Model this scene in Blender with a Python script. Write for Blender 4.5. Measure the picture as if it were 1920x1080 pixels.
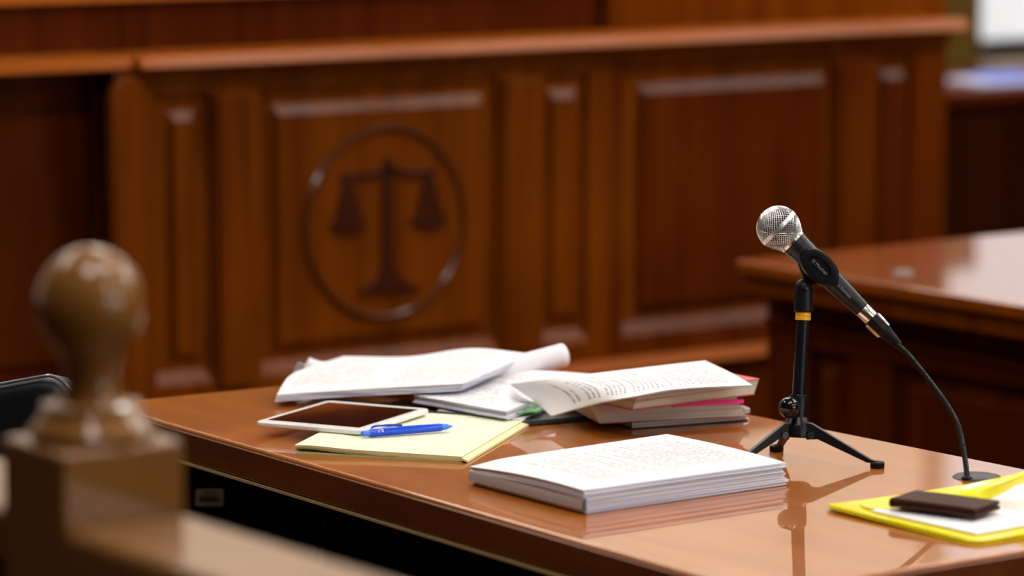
import bpy, bmesh, math, random
from mathutils import Vector, Matrix
random.seed(7)
for o in list(bpy.data.objects): bpy.data.objects.remove(o)
S = bpy.context.scene
COL = S.collection

# ------------------------------------------------------------------ camera
H = 1.51
FPX = 6600.0
AZ = math.radians(53.9)
PIT = math.atan(890/FPX)
FW = Vector((math.cos(AZ)*math.cos(PIT), math.sin(AZ)*math.cos(PIT), -math.sin(PIT)))
RT = Vector((math.sin(AZ), -math.cos(AZ), 0))
UP = RT.cross(FW)
CAM = Vector((0, 0, H))
cam = bpy.data.cameras.new('camera')
cam.sensor_width = 36
cam.lens = FPX/1920*36
cam.clip_start = 0.05
cam.dof.use_dof = True
cam.dof.focus_distance = 4.20
cam.dof.aperture_fstop = 2.75
camo = bpy.data.objects.new('camera', cam)
COL.objects.link(camo)
camo.matrix_world = Matrix(((RT.x, UP.x, -FW.x, 0), (RT.y, UP.y, -FW.y, 0), (RT.z, UP.z, -FW.z, H), (0, 0, 0, 1)))
S.camera = camo

# ------------------------------------------------------------------ world and exposure
w = bpy.data.worlds.new('world'); S.world = w; w.use_nodes = True
w.node_tree.nodes['Background'].inputs[0].default_value = (0.75, 0.85, 1, 1)
w.node_tree.nodes['Background'].inputs[1].default_value = 0.6
vs = S.view_settings
vs.view_transform = 'Standard'; vs.look = 'None'; vs.gamma = 1; vs.use_curve_mapping = False
vs.exposure = 0.12

# ------------------------------------------------------------------ maths: a point of the room seen at a place in the picture
def ray(px, py): return FW + RT*((px-960)/FPX) + UP*((540-py)/FPX)
def P(px, py, z):
    r = ray(px, py); return CAM + r*((z-H)/r.z)
def PY(px, py, y):
    r = ray(px, py); return CAM + r*(y/r.y)
def PX(px, py, x):
    r = ray(px, py); return CAM + r*(x/r.x)
def PD(px, py, d): return CAM + ray(px, py)*d
def bx_(px, y): return PY(px, 400, y).x

# ------------------------------------------------------------------ materials
def mat(name, col, rough=0.5, metal=0.0, coat=0.0, spec=0.5, emit=None, es=1.0, trans=0.0, sss=0.0, coat_rough=0.05):
    m = bpy.data.materials.new(name); m.use_nodes = True
    b = m.node_tree.nodes['Principled BSDF']
    b.inputs['Base Color'].default_value = (*col, 1)
    b.inputs['Roughness'].default_value = rough
    b.inputs['Metallic'].default_value = metal
    b.inputs['Coat Weight'].default_value = coat
    b.inputs['Coat Roughness'].default_value = coat_rough
    b.inputs['Specular IOR Level'].default_value = spec
    b.inputs['Transmission Weight'].default_value = trans
    b.inputs['Subsurface Weight'].default_value = sss
    if emit:
        b.inputs['Emission Color'].default_value = (*emit, 1)
        b.inputs['Emission Strength'].default_value = es
    return m

def N(m, t, **kw):
    n = m.node_tree.nodes.new(t)
    for k, v in kw.items(): setattr(n, k, v)
    return n
def L(m, a, b): m.node_tree.links.new(a, b)
def math_(m, op, a, b=None):
    n = N(m, 'ShaderNodeMath', operation=op)
    for i, v in enumerate((a, b)):
        if v is None: continue
        if isinstance(v, (int, float)): n.inputs[i].default_value = v
        else: L(m, v, n.inputs[i])
    return n.outputs[0]

def wood(name, c1, c2, stretch=(30, 30, 1.5), rough=0.35, coat=0.5, bump=0.0, coat_rough=0.08, spec=0.08):
    m = mat(name, c1, rough, coat=coat, coat_rough=coat_rough, spec=spec)
    b = m.node_tree.nodes['Principled BSDF']
    tc = N(m, 'ShaderNodeTexCoord'); mp = N(m, 'ShaderNodeMapping')
    mp.inputs['Scale'].default_value = stretch
    L(m, tc.outputs['Object'], mp.inputs['Vector'])
    n1 = N(m, 'ShaderNodeTexNoise'); n1.inputs['Scale'].default_value = 1.0; n1.inputs['Detail'].default_value = 6
    n1.inputs['Distortion'].default_value = 0.6
    L(m, mp.outputs[0], n1.inputs['Vector'])
    n2 = N(m, 'ShaderNodeTexNoise'); n2.inputs['Scale'].default_value = 2.2; n2.inputs['Detail'].default_value = 2
    L(m, tc.outputs['Object'], n2.inputs['Vector'])
    ad = math_(m, 'ADD', math_(m, 'MULTIPLY', n1.outputs['Fac'], 0.65), math_(m, 'MULTIPLY', n2.outputs['Fac'], 0.35))
    cr = N(m, 'ShaderNodeValToRGB')
    cr.color_ramp.elements[0].position = 0.36; cr.color_ramp.elements[0].color = (*c2, 1)
    cr.color_ramp.elements[1].position = 0.64; cr.color_ramp.elements[1].color = (*c1, 1)
    L(m, ad, cr.inputs['Fac']); L(m, cr.outputs[0], b.inputs['Base Color'])
    if bump:
        n3 = N(m, 'ShaderNodeTexNoise'); n3.inputs['Scale'].default_value = 9
        L(m, tc.outputs['Object'], n3.inputs['Vector'])
        bp = N(m, 'ShaderNodeBump'); bp.inputs['Strength'].default_value = bump; bp.inputs['Distance'].default_value = 0.002
        L(m, n3.outputs['Fac'], bp.inputs['Height'])
        L(m, bp.outputs[0], b.inputs['Normal']); L(m, bp.outputs[0], b.inputs['Coat Normal'])
    return m

def printed(name, rows=46, margin=(0.1, 0.9, 0.08, 0.93), ink=(0.02, 0.025, 0.06), paper=(0.83, 0.83, 0.85), strength=0.55, gap=0.40, columns=1):
    """white office paper carrying rows of small print: u runs along a row, v from row to row"""
    m = mat(name, paper, 0.6, spec=0.25)
    b = m.node_tree.nodes['Principled BSDF']
    tc = N(m, 'ShaderNodeTexCoord'); sp = N(m, 'ShaderNodeSeparateXYZ')
    L(m, tc.outputs['UV'], sp.inputs[0])
    u, v = sp.outputs[0], sp.outputs[1]
    if columns > 1: u = math_(m, 'FRACT', math_(m, 'MULTIPLY', u, columns))
    vr = math_(m, 'MULTIPLY', v, rows)
    row = math_(m, 'FLOOR', vr); fr = math_(m, 'FRACT', vr)
    line = math_(m, 'MULTIPLY', math_(m, 'GREATER_THAN', fr, 0.35), math_(m, 'LESS_THAN', fr, 0.85))
    cb = N(m, 'ShaderNodeCombineXYZ')
    L(m, math_(m, 'MULTIPLY', u, 55), cb.inputs[0]); L(m, math_(m, 'MULTIPLY', row, 7.3), cb.inputs[1])
    nz = N(m, 'ShaderNodeTexNoise'); nz.inputs['Scale'].default_value = 1; nz.inputs['Detail'].default_value = 1
    L(m, cb.outputs[0], nz.inputs['Vector'])
    words = math_(m, 'GREATER_THAN', nz.outputs['Fac'], 0.44)
    cb2 = N(m, 'ShaderNodeCombineXYZ'); L(m, math_(m, 'MULTIPLY', row, 0.61), cb2.inputs[0])
    nr = N(m, 'ShaderNodeTexNoise'); nr.inputs['Scale'].default_value = 1; nr.inputs['Detail'].default_value = 0
    L(m, cb2.outputs[0], nr.inputs['Vector'])
    para = math_(m, 'GREATER_THAN', nr.outputs['Fac'], gap)
    wn = N(m, 'ShaderNodeTexWhiteNoise', noise_dimensions='1D'); L(m, row, wn.inputs['W'])
    endm = math_(m, 'LESS_THAN', u, math_(m, 'SUBTRACT', margin[1], math_(m, 'MULTIPLY', math_(m, 'POWER', wn.outputs['Value'], 5), 0.5)))
    k = math_(m, 'MULTIPLY', line, words)
    for q in (para, endm, math_(m, 'GREATER_THAN', u, margin[0]), math_(m, 'GREATER_THAN', v, margin[2]), math_(m, 'LESS_THAN', v, margin[3])):
        k = math_(m, 'MULTIPLY', k, q)
    k = math_(m, 'MULTIPLY', k, strength)
    mx = N(m, 'ShaderNodeMix', data_type='RGBA')
    L(m, k, mx.inputs['Factor']); mx.inputs['A'].default_value = (*paper, 1); mx.inputs['B'].default_value = (*ink, 1)
    L(m, mx.outputs['Result'], b.inputs['Base Color'])
    return m

def stacked(name, paper, dark, scale):
    """edge of many sheets: fine horizontal layers"""
    m = mat(name, paper, 0.7, spec=0.2)
    b = m.node_tree.nodes['Principled BSDF']
    tc = N(m, 'ShaderNodeTexCoord'); mp = N(m, 'ShaderNodeMapping'); mp.inputs['Scale'].default_value = (2, 2, scale)
    L(m, tc.outputs['Object'], mp.inputs['Vector'])
    nz = N(m, 'ShaderNodeTexNoise'); nz.inputs['Scale'].default_value = 1; nz.inputs['Detail'].default_value = 2
    L(m, mp.outputs[0], nz.inputs['Vector'])
    cr = N(m, 'ShaderNodeValToRGB')
    cr.color_ramp.elements[0].position = 0.38; cr.color_ramp.elements[0].color = (*dark, 1)
    cr.color_ramp.elements[1].position = 0.52; cr.color_ramp.elements[1].color = (*paper, 1)
    L(m, nz.outputs['Fac'], cr.inputs['Fac']); L(m, cr.outputs[0], b.inputs['Base Color'])
    return m

M = {}
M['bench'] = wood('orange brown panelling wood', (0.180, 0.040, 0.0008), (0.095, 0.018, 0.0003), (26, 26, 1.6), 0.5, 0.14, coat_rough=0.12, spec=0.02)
M['bench_dim'] = wood('panelling wood dimmed for light falloff', (0.125, 0.024, 0.0006), (0.068, 0.011, 0.0003), (26, 26, 1.6), 0.5, 0.14, coat_rough=0.12, spec=0.02)  # right section's wood darkened in colour, for light falling off to the right
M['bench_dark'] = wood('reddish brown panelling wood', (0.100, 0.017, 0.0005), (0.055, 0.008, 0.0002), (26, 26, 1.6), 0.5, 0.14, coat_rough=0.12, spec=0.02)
M['rail_wood'] = wood('orange brown rail wood', (0.30, 0.075, 0.006), (0.22, 0.050, 0.003), (1.6, 26, 26), 0.5, 0.22, coat_rough=0.13, spec=0.02)
M['carved'] = wood('dark stained carved wood', (0.055, 0.010, 0.002), (0.035, 0.006, 0.001), (20, 20, 4), 0.45, 0.2)
M['ring'] = wood('dark brown carved ring wood', (0.09, 0.022, 0.003), (0.06, 0.014, 0.002), (20, 20, 4), 0.3, 0.8, coat_rough=0.15)
M['table'] = wood('polished orange brown table wood', (0.44, 0.135, 0.010), (0.35, 0.096, 0.006), (26, 2.2, 26), 0.32, 1.0, bump=0.012, coat_rough=0.012)
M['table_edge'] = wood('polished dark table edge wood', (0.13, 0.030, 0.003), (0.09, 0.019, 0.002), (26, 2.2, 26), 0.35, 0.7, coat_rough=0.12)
M['side_top'] = wood('polished side desk wood', (0.26, 0.060, 0.003), (0.19, 0.038, 0.0015), (2, 20, 20), 0.35, 1.0, coat_rough=0.04)
M['post'] = wood('tan varnished oak', (0.205, 0.085, 0.014), (0.14, 0.053, 0.008), (6, 6, 1.5), 0.5, 0.7, coat_rough=0.10)
M['strip'] = mat('pale brass edge strip', (0.55, 0.38, 0.16), 0.4, metal=0.3)
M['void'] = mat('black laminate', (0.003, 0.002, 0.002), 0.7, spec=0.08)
M['paper'] = mat('white office paper', (0.83, 0.83, 0.86), 0.6, spec=0.25)
M['paper_layers'] = stacked('stacked white sheets', (0.76, 0.79, 0.88), (0.48, 0.48, 0.60), 260)
M['print_dense'] = printed('densely printed page', rows=44)
M['print_file'] = printed('half printed page', rows=36, margin=(0.16, 0.84, 0.14, 0.93), strength=0.42, gap=0.38)
M['print_drape'] = printed('printed page with bold heading', rows=44, margin=(0.14, 0.88, 0.12, 0.93), strength=0.5, gap=0.42)
M['print_open'] = printed('two printed pages side by side', rows=30, margin=(0.10, 0.88, 0.12, 0.9), strength=0.36, gap=0.3, columns=2)
M['cream'] = stacked('cream book pages', (0.58, 0.53, 0.43), (0.42, 0.38, 0.30), 320)
M['red'] = mat('red book cover', (0.62, 0.035, 0.045), 0.35, coat=0.3)
M['dark_cover'] = mat('dark book cover', (0.05, 0.03, 0.025), 0.4)
M['black_folder'] = mat('black folder board', (0.012, 0.009, 0.012), 0.4)
M['pink'] = mat('neon pink paper', (1.0, 0.035, 0.32), 0.5, spec=0.3)
M['green'] = mat('green paper tab', (0.12, 0.55, 0.10), 0.5)
M['yellow_plastic'] = mat('glossy yellow plastic', (1.0, 0.86, 0.0), 0.3, coat=0.5, spec=0.2, sss=0.0)
M['leather'] = mat('dark brown leather', (0.048, 0.016, 0.009), 0.5, spec=0.08)
M['stitch'] = mat('worn brown leather edge', (0.17, 0.095, 0.07), 0.55)
M['white_plastic'] = mat('white plastic', (0.82, 0.82, 0.80), 0.3, coat=0.3)
M['screen'] = mat('dark glass screen', (0.012, 0.008, 0.008), 0.05, coat=1.0, coat_rough=0.01, spec=0.8)
M['screen'].node_tree.nodes['Principled BSDF'].inputs['Coat IOR'].default_value = 1.9
M['blue'] = mat('translucent blue plastic', (0.0, 0.07, 0.72), 0.25, coat=0.4, spec=0.3)
M['blue_light'] = mat('lighter blue plastic', (0.02, 0.20, 0.95), 0.25, coat=0.5)
M['blue_dark'] = mat('deep blue plastic', (0.0, 0.04, 0.42), 0.25, coat=0.5)
M['black_plastic'] = mat('satin black plastic', (0.006, 0.006, 0.007), 0.36, spec=0.16)
M['black_metal'] = mat('black painted metal', (0.005, 0.005, 0.006), 0.30, spec=0.2)
M['gloss_black'] = mat('glossy black plastic', (0.004, 0.004, 0.005), 0.13, coat=0.25, spec=0.35)
M['mic_body'] = mat('charcoal painted metal', (0.012, 0.012, 0.013), 0.32, spec=0.3)
M['steel'] = mat('silver steel', (0.66, 0.66, 0.66), 0.40, metal=1.0)
M['nickel'] = mat('nickel', (0.72, 0.68, 0.60), 0.22, metal=1.0)
M['wire'] = mat('silver grille wire', (0.78, 0.78, 0.78), 0.32, metal=0.85)
M['foam'] = mat('dark grille foam', (0.02, 0.02, 0.025), 0.9)
M['ring_yellow'] = mat('yellow plastic ring', (0.75, 0.38, 0.01), 0.35)
M['rubber'] = mat('black rubber', (0.006, 0.006, 0.006), 0.5, spec=0.15)
M['grommet'] = mat('dark grey plastic', (0.035, 0.035, 0.038), 0.45, spec=0.3)
M['ink_grey'] = mat('pale grey print', (0.22, 0.22, 0.23), 0.6)
M['white_ink'] = mat('white print', (0.85, 0.88, 0.95), 0.6)
M['sticker'] = mat('beige sticker', (0.42, 0.33, 0.22), 0.6)
M['sticker_ink'] = mat('black barcode ink', (0.03, 0.022, 0.015), 0.6)
M['chair'] = mat('black padded leatherette', (0.006, 0.008, 0.011), 0.5, spec=0.35)
M['piping'] = mat('glossy grey piping', (0.12, 0.13, 0.15), 0.25, coat=0.6)
M['wall'] = mat('cream plaster', (0.86, 0.76, 0.62), 0.8, spec=0.2)
M['wall_dark'] = wood('dark wall panelling', (0.028, 0.005, 0.0007), (0.017, 0.003, 0.0005), (20, 20, 1.5), 0.7, 0.0, spec=0.02)
M['ceiling'] = mat('off white ceiling', (0.78, 0.76, 0.72), 0.9, spec=0.1)
M['floor'] = wood('dark brown carpet', (0.10, 0.045, 0.02), (0.07, 0.03, 0.014), (40, 40, 40), 0.9, 0.0)
M['lamp'] = mat('lit diffuser', (0.9, 0.9, 0.9), 0.5, emit=(1.0, 0.935, 0.87), es=13.0)
M['daylight'] = mat('frosted pane lit by daylight', (0.75, 0.76, 0.78), 0.5, emit=(0.93, 0.96, 1.0), es=0.42)
M['fill_glow'] = mat('glowing fill pane', (0.75, 0.76, 0.78), 0.5, emit=(0.86, 0.93, 1.0), es=3.0)  # emission of the added fill pane in the rear wall
M['frame_beige'] = mat('beige window frame', (0.42, 0.33, 0.25), 0.5)
M['olive'] = wood('olive brown board', (0.13, 0.075, 0.012), (0.09, 0.05, 0.008), (40, 40, 1), 0.85, 0.0)
M['blue_paper'] = mat('bright blue sheet', (0.05, 0.14, 0.75), 0.4)
M['pale_paper'] = mat('pale blue sheet', (0.55, 0.62, 0.85), 0.5)

def ruled_pad():
    m = mat('ruled yellow paper', (0.84, 0.84, 0.60), 0.6, spec=0.25)
    b = m.node_tree.nodes['Principled BSDF']
    tc = N(m, 'ShaderNodeTexCoord'); sp = N(m, 'ShaderNodeSeparateXYZ'); L(m, tc.outputs['UV'], sp.inputs[0])
    fr = math_(m, 'FRACT', math_(m, 'MULTIPLY', sp.outputs[0], 34))
    k = math_(m, 'MULTIPLY', math_(m, 'LESS_THAN', fr, 0.16), 0.4)
    mx = N(m, 'ShaderNodeMix', data_type='RGBA'); L(m, k, mx.inputs['Factor'])
    mx.inputs['A'].default_value = (0.84, 0.84, 0.60, 1); mx.inputs['B'].default_value = (0.30, 0.42, 0.45, 1)
    L(m, mx.outputs['Result'], b.inputs['Base Color'])
    return m
M['pad'] = ruled_pad()
M['pad_edge'] = stacked('yellow pad page edges', (0.76, 0.70, 0.33), (0.52, 0.46, 0.20), 380)
M['pad_bind'] = mat('yellow pad binding tape', (0.82, 0.76, 0.40), 0.5)

# ------------------------------------------------------------------ mesh helpers
class MB:
    def __init__(s): s.v = []; s.f = []; s.uv = {}
    def add(s, vs, fs, uvs=None):
        k = len(s.v); s.v += [tuple(p) for p in vs]
        for f in fs: s.f.append(tuple(i+k for i in f))
        if uvs:
            for i, t in enumerate(uvs): s.uv[k+i] = t
        return s
    def box(s, x0, x1, y0, y1, z0, z1):
        return s.add([(x, y, z) for x in (x0, x1) for y in (y0, y1) for z in (z0, z1)],
                     [(0, 1, 3, 2), (4, 6, 7, 5), (0, 4, 5, 1), (2, 3, 7, 6), (0, 2, 6, 4), (1, 5, 7, 3)])
    def prism(s, poly, d):
        """poly: list of Vectors, d: extrusion vector"""
        n = len(poly); d = Vector(d)
        vs = [Vector(p) for p in poly] + [Vector(p)+d for p in poly]
        fs = [tuple(range(n))[::-1], tuple(range(n, 2*n))] + [(i, (i+1) % n, n+(i+1) % n, n+i) for i in range(n)]
        return s.add(vs, fs)
    def lathe(s, prof, o, ax, n=40, ref=None, squash=1.0):
        """prof: (distance along axis, radius)"""
        ax = Vector(ax).normalized(); o = Vector(o)
        a = (Vector(ref) if ref else (Vector((0, 0, 1)) if abs(ax.z) < 0.9 else Vector((1, 0, 0))))
        a = (a-ax*a.dot(ax)).normalized(); b = ax.cross(a)
        vs = []
        for t, r in prof:
            for i in range(n):
                q = 2*math.pi*i/n; vs.append(o+ax*t+(a*math.cos(q)+b*math.sin(q)*squash)*r)
        fs = [(j*n+i, j*n+(i+1) % n, (j+1)*n+(i+1) % n, (j+1)*n+i) for j in range(len(prof)-1) for i in range(n)]
        fs += [tuple(range(n))[::-1], tuple((len(prof)-1)*n+i for i in range(n))]
        return s.add(vs, fs)
    def tube(s, pts, r, n=12):
        pts = [Vector(p) for p in pts]; rs = r if isinstance(r, (list, tuple)) else [r]*len(pts)
        vs = []; a = None
        for i, p in enumerate(pts):
            t = (pts[min(i+1, len(pts)-1)]-pts[max(i-1, 0)]).normalized()
            if a is None: a = t.orthogonal()
            a = (a-t*a.dot(t)).normalized(); b = t.cross(a)
            for k in range(n):
                q = 2*math.pi*k/n; vs.append(p+(a*math.cos(q)+b*math.sin(q))*rs[i])
        m_ = len(pts)
        fs = [(j*n+i, j*n+(i+1) % n, (j+1)*n+(i+1) % n, (j+1)*n+i) for j in range(m_-1) for i in range(n)]
        fs += [tuple(range(n))[::-1], tuple((m_-1)*n+i for i in range(n))]
        return s.add(vs, fs)
    def grid(s, g, flip=False):
        """g[j][i] points; uv from the indices"""
        nj, ni = len(g), len(g[0])
        vs = [p for row in g for p in row]
        uv = [(i/(ni-1), j/(nj-1)) for j in range(nj) for i in range(ni)]
        fs = [(j*ni+i, j*ni+i+1, (j+1)*ni+i+1, (j+1)*ni+i) for j in range(nj-1) for i in range(ni-1)]
        if flip: fs = [f[::-1] for f in fs]
        return s.add(vs, fs, uv)
    def slab(s, g, t):
        """closed slab: surface g on top, thickness t(down, z) number or function(i,j)"""
        nj, ni = len(g), len(g[0])
        top = [p for row in g for p in row]
        th = t if callable(t) else (lambda i, j: t)
        bot = [Vector(g[j][i])-Vector((0, 0, th(i, j))) for j in range(nj) for i in range(ni)]
        uv = [(i/(ni-1), j/(nj-1)) for j in range(nj) for i in range(ni)]
        n = ni*nj
        fs = [(j*ni+i, j*ni+i+1, (j+1)*ni+i+1, (j+1)*ni+i) for j in range(nj-1) for i in range(ni-1)]
        fs += [tuple(n+k for k in f[::-1]) for f in fs]
        per = [i for i in range(ni)] + [j*ni+ni-1 for j in range(1, nj)] + [(nj-1)*ni+i for i in range(ni-2, -1, -1)] + [j*ni for j in range(nj-2, 0, -1)]
        for a, b in zip(per, per[1:]+per[:1]): fs.append((b, a, n+a, n+b))
        return s.add(top+bot, fs, uv+uv)
    def build(s, name, m, parent=None, bevel=0, seg=2, smooth=True, angle=35, origin=None):
        me = bpy.data.meshes.new(name)
        o_ = Vector(origin) if origin is not None else Vector((0, 0, 0))
        me.from_pydata([tuple(Vector(p)-o_) for p in s.v], [], s.f)
        bm = bmesh.new(); bm.from_mesh(me); bmesh.ops.recalc_face_normals(bm, faces=bm.faces); bm.to_mesh(me); bm.free()
        if s.uv:
            ul = me.uv_layers.new(name='UVMap')
            for l in me.loops: ul.data[l.index].uv = s.uv.get(l.vertex_index, (0, 0))
        for mm in (m if isinstance(m, (list, tuple)) else [m]): me.materials.append(mm)
        o = bpy.data.objects.new(name, me); COL.objects.link(o)
        o.location = o_
        if parent:
            o.parent = parent; o.location = o_ - WORLD[parent.name]
        WORLD[o.name] = o_
        if smooth:
            for p in me.polygons: p.use_smooth = True
            try: me.set_sharp_from_angle(angle=math.radians(angle))
            except Exception: pass
        if bevel:
            b = o.modifiers.new('bevel', 'BEVEL'); b.width = bevel; b.segments = seg; b.limit_method = 'ANGLE'; b.angle_limit = math.radians(40)
            b.harden_normals = True
        return o
WORLD = {}
def thing(name, label, cat, loc=(0, 0, 0), group=None):
    o = bpy.data.objects.new(name, None); COL.objects.link(o); o.location = loc; o.empty_display_size = 0.05
    WORLD[o.name] = Vector(loc)
    o['label'] = label; o['category'] = cat
    if group: o['group'] = group
    return o
def tag(o, label, cat, group=None):
    o['label'] = label; o['category'] = cat
    if group: o['group'] = group
    return o
def struct(o): o['kind'] = 'structure'; return o

def cr1(p, t):
    """Catmull-Rom through a list of Vectors, t in 0..1"""
    n = len(p)-1; x = min(max(t*n, 0), n-1e-9); i = int(x); f = x-i
    a = p[i-1] if i > 0 else p[0]*2-p[1]
    b, c = p[i], p[i+1]
    d = p[i+2] if i+2 <= n else p[n]*2-p[n-1]
    return 0.5*((2*b)+(-a+c)*f+(2*a-5*b+4*c-d)*f*f+(-a+3*b-3*c+d)*f*f*f)
def smooth_pts(p, n): 
    p = [Vector(q) for q in p]; return [cr1(p, i/(n-1)) for i in range(n)]
def surf(ctrl, ni=24, nj=16):
    """ctrl[j][i] Vectors -> dense grid"""
    rows = [[cr1(r, i/(ni-1)) for i in range(ni)] for r in ctrl]
    return [[cr1([rows[k][i] for k in range(len(rows))], j/(nj-1)) for i in range(ni)] for j in range(nj)]
def off(g, dz=0, dx=0, dy=0, wob=0):
    return [[p+Vector((dx, dy, dz+(wob*math.sin(3.1*i/len(r)*2+j*.3) if wob else 0))) for i, p in enumerate(r)] for j, r in enumerate(g)]
def quad(a, b, c, d, ni=2, nj=2):
    """a b front edge left to right, d c back edge"""
    a, b, c, d = map(Vector, (a, b, c, d))
    return [[(a.lerp(b, i/(ni-1))).lerp(d.lerp(c, i/(ni-1)), j/(nj-1)) for i in range(ni)] for j in range(nj)]

def lettering(text, size, origin, xdir, ydir, m, parent, name='lettering', wrap=None):
    """mesh of a line of text centred on origin; wrap=(axis point, axis dir, radius) presses it onto a cylinder"""
    cu = bpy.data.curves.new(name, 'FONT'); cu.body = text; cu.size = size; cu.align_x = 'CENTER'; cu.align_y = 'CENTER'
    tmp = bpy.data.objects.new('tmp', cu); COL.objects.link(tmp)
    bpy.context.view_layer.update()
    me = bpy.data.meshes.new_from_object(tmp.evaluated_get(bpy.context.evaluated_depsgraph_get()))
    bpy.data.objects.remove(tmp)
    x = Vector(xdir).normalized(); y = Vector(ydir).normalized(); o_ = Vector(origin)
    pw = WORLD[parent.name]
    for v in me.vertices: v.co = o_ + x*v.co.x + y*v.co.y - pw
    me.materials.append(m)
    o = bpy.data.objects.new(name, me); COL.objects.link(o); o.parent = parent
    WORLD[o.name] = Vector(pw)
    return o

# ------------------------------------------------------------------ the room
CZ = 3.3
RX0, RX1, RY0, RY1 = -2.5, 8.5, -3.0, 7.6
struct(MB().box(RX0, RX1, RY0, RY1, -0.1, 0).build('floor', M['floor'], smooth=False))
struct(MB().box(RX0, RX1, RY0, RY1, CZ, CZ+0.1).build('ceiling', M['ceiling'], smooth=False))
struct(MB().box(RX0-0.1, RX0, RY0, RY1, 0, CZ).build('wall_left', M['wall_dark'], smooth=False))
struct(MB().box(RX1, RX1+0.1, RY0, RY1, 0, CZ).build('wall_right', M['wall_dark'], smooth=False))
rb_ = MB(); vx0, vx1, vz0, vz1 = 2.0, 7.0, 1.0, 2.7
for q in ((RX0-0.1, vx0, 0, CZ), (vx1, RX1+0.1, 0, CZ), (vx0, vx1, 0, vz0), (vx0, vx1, vz1, CZ)): rb_.box(q[0], q[1], RY0-0.1, RY0, q[2], q[3])
struct(rb_.build('wall_rear', M['wall_dark'], smooth=False))
w2 = MB()  # unseen window added behind the camera, its pane glows as frontal fill
for q in ((vx0, vx0+0.05, vz0, vz1), (vx1-0.05, vx1, vz0, vz1), (vx0+0.05, vx1-0.05, vz0, vz0+0.05), (vx0+0.05, vx1-0.05, vz1-0.05, vz1), (4.48, 4.52, vz0+0.05, vz1-0.05)):
    w2.box(q[0], q[1], RY0-0.08, RY0+0.01, q[2], q[3])
w2o = struct(w2.build('fill_window', M['white_plastic'], smooth=False))
MB().box(vx0+0.05, vx1-0.05, RY0-0.06, RY0-0.05, vz0+0.05, vz1-0.05).build('pane', M['fill_glow'], w2o, smooth=False)
YW = 7.5; TZ_ = 0.75
# the far wall has one big opening for the window on the right
wx0 = bx_(1768, YW-0.05); wz0 = PY(1880, 108, YW).z; wz1 = 2.55; wx1 = wx0+1.5
wb = MB()
wb.box(RX0-0.1, wx0, YW, YW+0.1, 0.85, CZ); wb.box(wx1, RX1+0.1, YW, YW+0.1, 0.85, CZ)
wb.box(wx0, wx1, YW, YW+0.1, wz1, CZ); wb.box(wx0, wx1, YW, YW+0.1, 0.85, wz0)
wb.box(RX0-0.1, RX1+0.1, YW, YW+0.1, 0, 0.85)
struct(wb.build('wall_back', M['wall'], smooth=False))
struct(MB().box(RX0, RX1, YW-0.03, YW, 0, wz0-0.12).build('wall_wainscot', M['wall_dark'], smooth=False))
wf = MB()
wf.box(wx0-0.02, wx0+0.02, YW-0.06, YW+0.04, wz0-0.06, wz1+0.04); wf.box(wx1-0.02, wx1+0.04, YW-0.06, YW+0.04, wz0-0.06, wz1+0.04)
wf.box(wx0+0.02, wx1-0.02, YW-0.08, YW+0.04, wz0-0.06, wz0); wf.box(wx0+0.02, wx1-0.02, YW-0.06, YW+0.04, wz1, wz1+0.04)
wobj = struct(wf.build('window_1', M['frame_beige'], smooth=False))
MB().box(wx0+0.02, wx1-0.02, YW+0.03, YW+0.04, wz0, wz1).build('pane', M['daylight'], wobj, smooth=False)

def ceiling_light(x, y, first=[None]):
    if first[0] is None:
        t = thing('ceiling_light', 'white square lit ceiling panel', 'ceiling light', (x, y, CZ), 'ceiling panels over the courtroom')
        fb = MB(); a = 0.42
        for bx in ((-a, a, -a, -a+0.03), (-a, a, a-0.03, a), (-a, -a+0.03, -a+0.03, a-0.03), (a-0.03, a, -a+0.03, a-0.03)):
            fb.box(x+bx[0], x+bx[1], y+bx[2], y+bx[3], CZ-0.035, CZ-0.002)
        fb.build('frame', M['white_plastic'], t, smooth=False)
        MB().box(x-a+0.03, x+a-0.03, y-a+0.03, y+a-0.03, CZ-0.022, CZ-0.012).build('diffuser', M['lamp'], t, smooth=False)
        first[0] = t; return t
    r = first[0].copy(); COL.objects.link(r); r.location = (x, y, CZ)
    for ch in list(first[0].children):
        c = ch.copy(); COL.objects.link(c); c.parent = r
    return r
for x, y in ((2.4, -0.6), (4.6, -0.6), (6.8, -0.6), (2.4, 1.9), (4.6, 1.9), (6.8, 1.9), (3.4, 4.8), (0.9, 4.7), (1.1, 1.9), (5.0, 3.4), (5.86, 3.4), (6.72, 3.4), (7.58, 3.4), (2.6, 6.5), (4.1, 6.5), (5.6, 6.5), (7.1, 6.5)):
    ceiling_light(x, y)

# ------------------------------------------------------------------ the judge's bench
YB = 5.3
RAILZ = 1.085
OP = [(290, 398), (487, 935), (1018, 1103), (1168, 1560), (1642, 1706)]      # panel openings, left to right
FIELD = [(319, 373), (515, 912), (1030, 1086), (1198, 1548), (1650, 1698)]
bench = thing('judge_bench', 'tall panelled orange brown wooden bench carved with scales of justice', 'judge bench', (3.9, YB+0.4, 0))
ZO0, ZO1 = 0.510, 1.026
xs = [bx_(213, YB)] + [bx_(p, YB) for o_ in OP for p in o_] + [bx_(1770, YB)]
fr = MB(); fr2 = MB()
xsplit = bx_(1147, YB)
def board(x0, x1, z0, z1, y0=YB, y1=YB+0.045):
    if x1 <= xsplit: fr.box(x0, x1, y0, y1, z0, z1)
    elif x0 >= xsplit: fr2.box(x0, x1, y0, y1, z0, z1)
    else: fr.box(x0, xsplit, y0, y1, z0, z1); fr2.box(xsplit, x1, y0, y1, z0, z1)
for i in range(0, len(xs), 2): board(xs[i], xs[i+1], 0.0, RAILZ-0.015)
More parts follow.
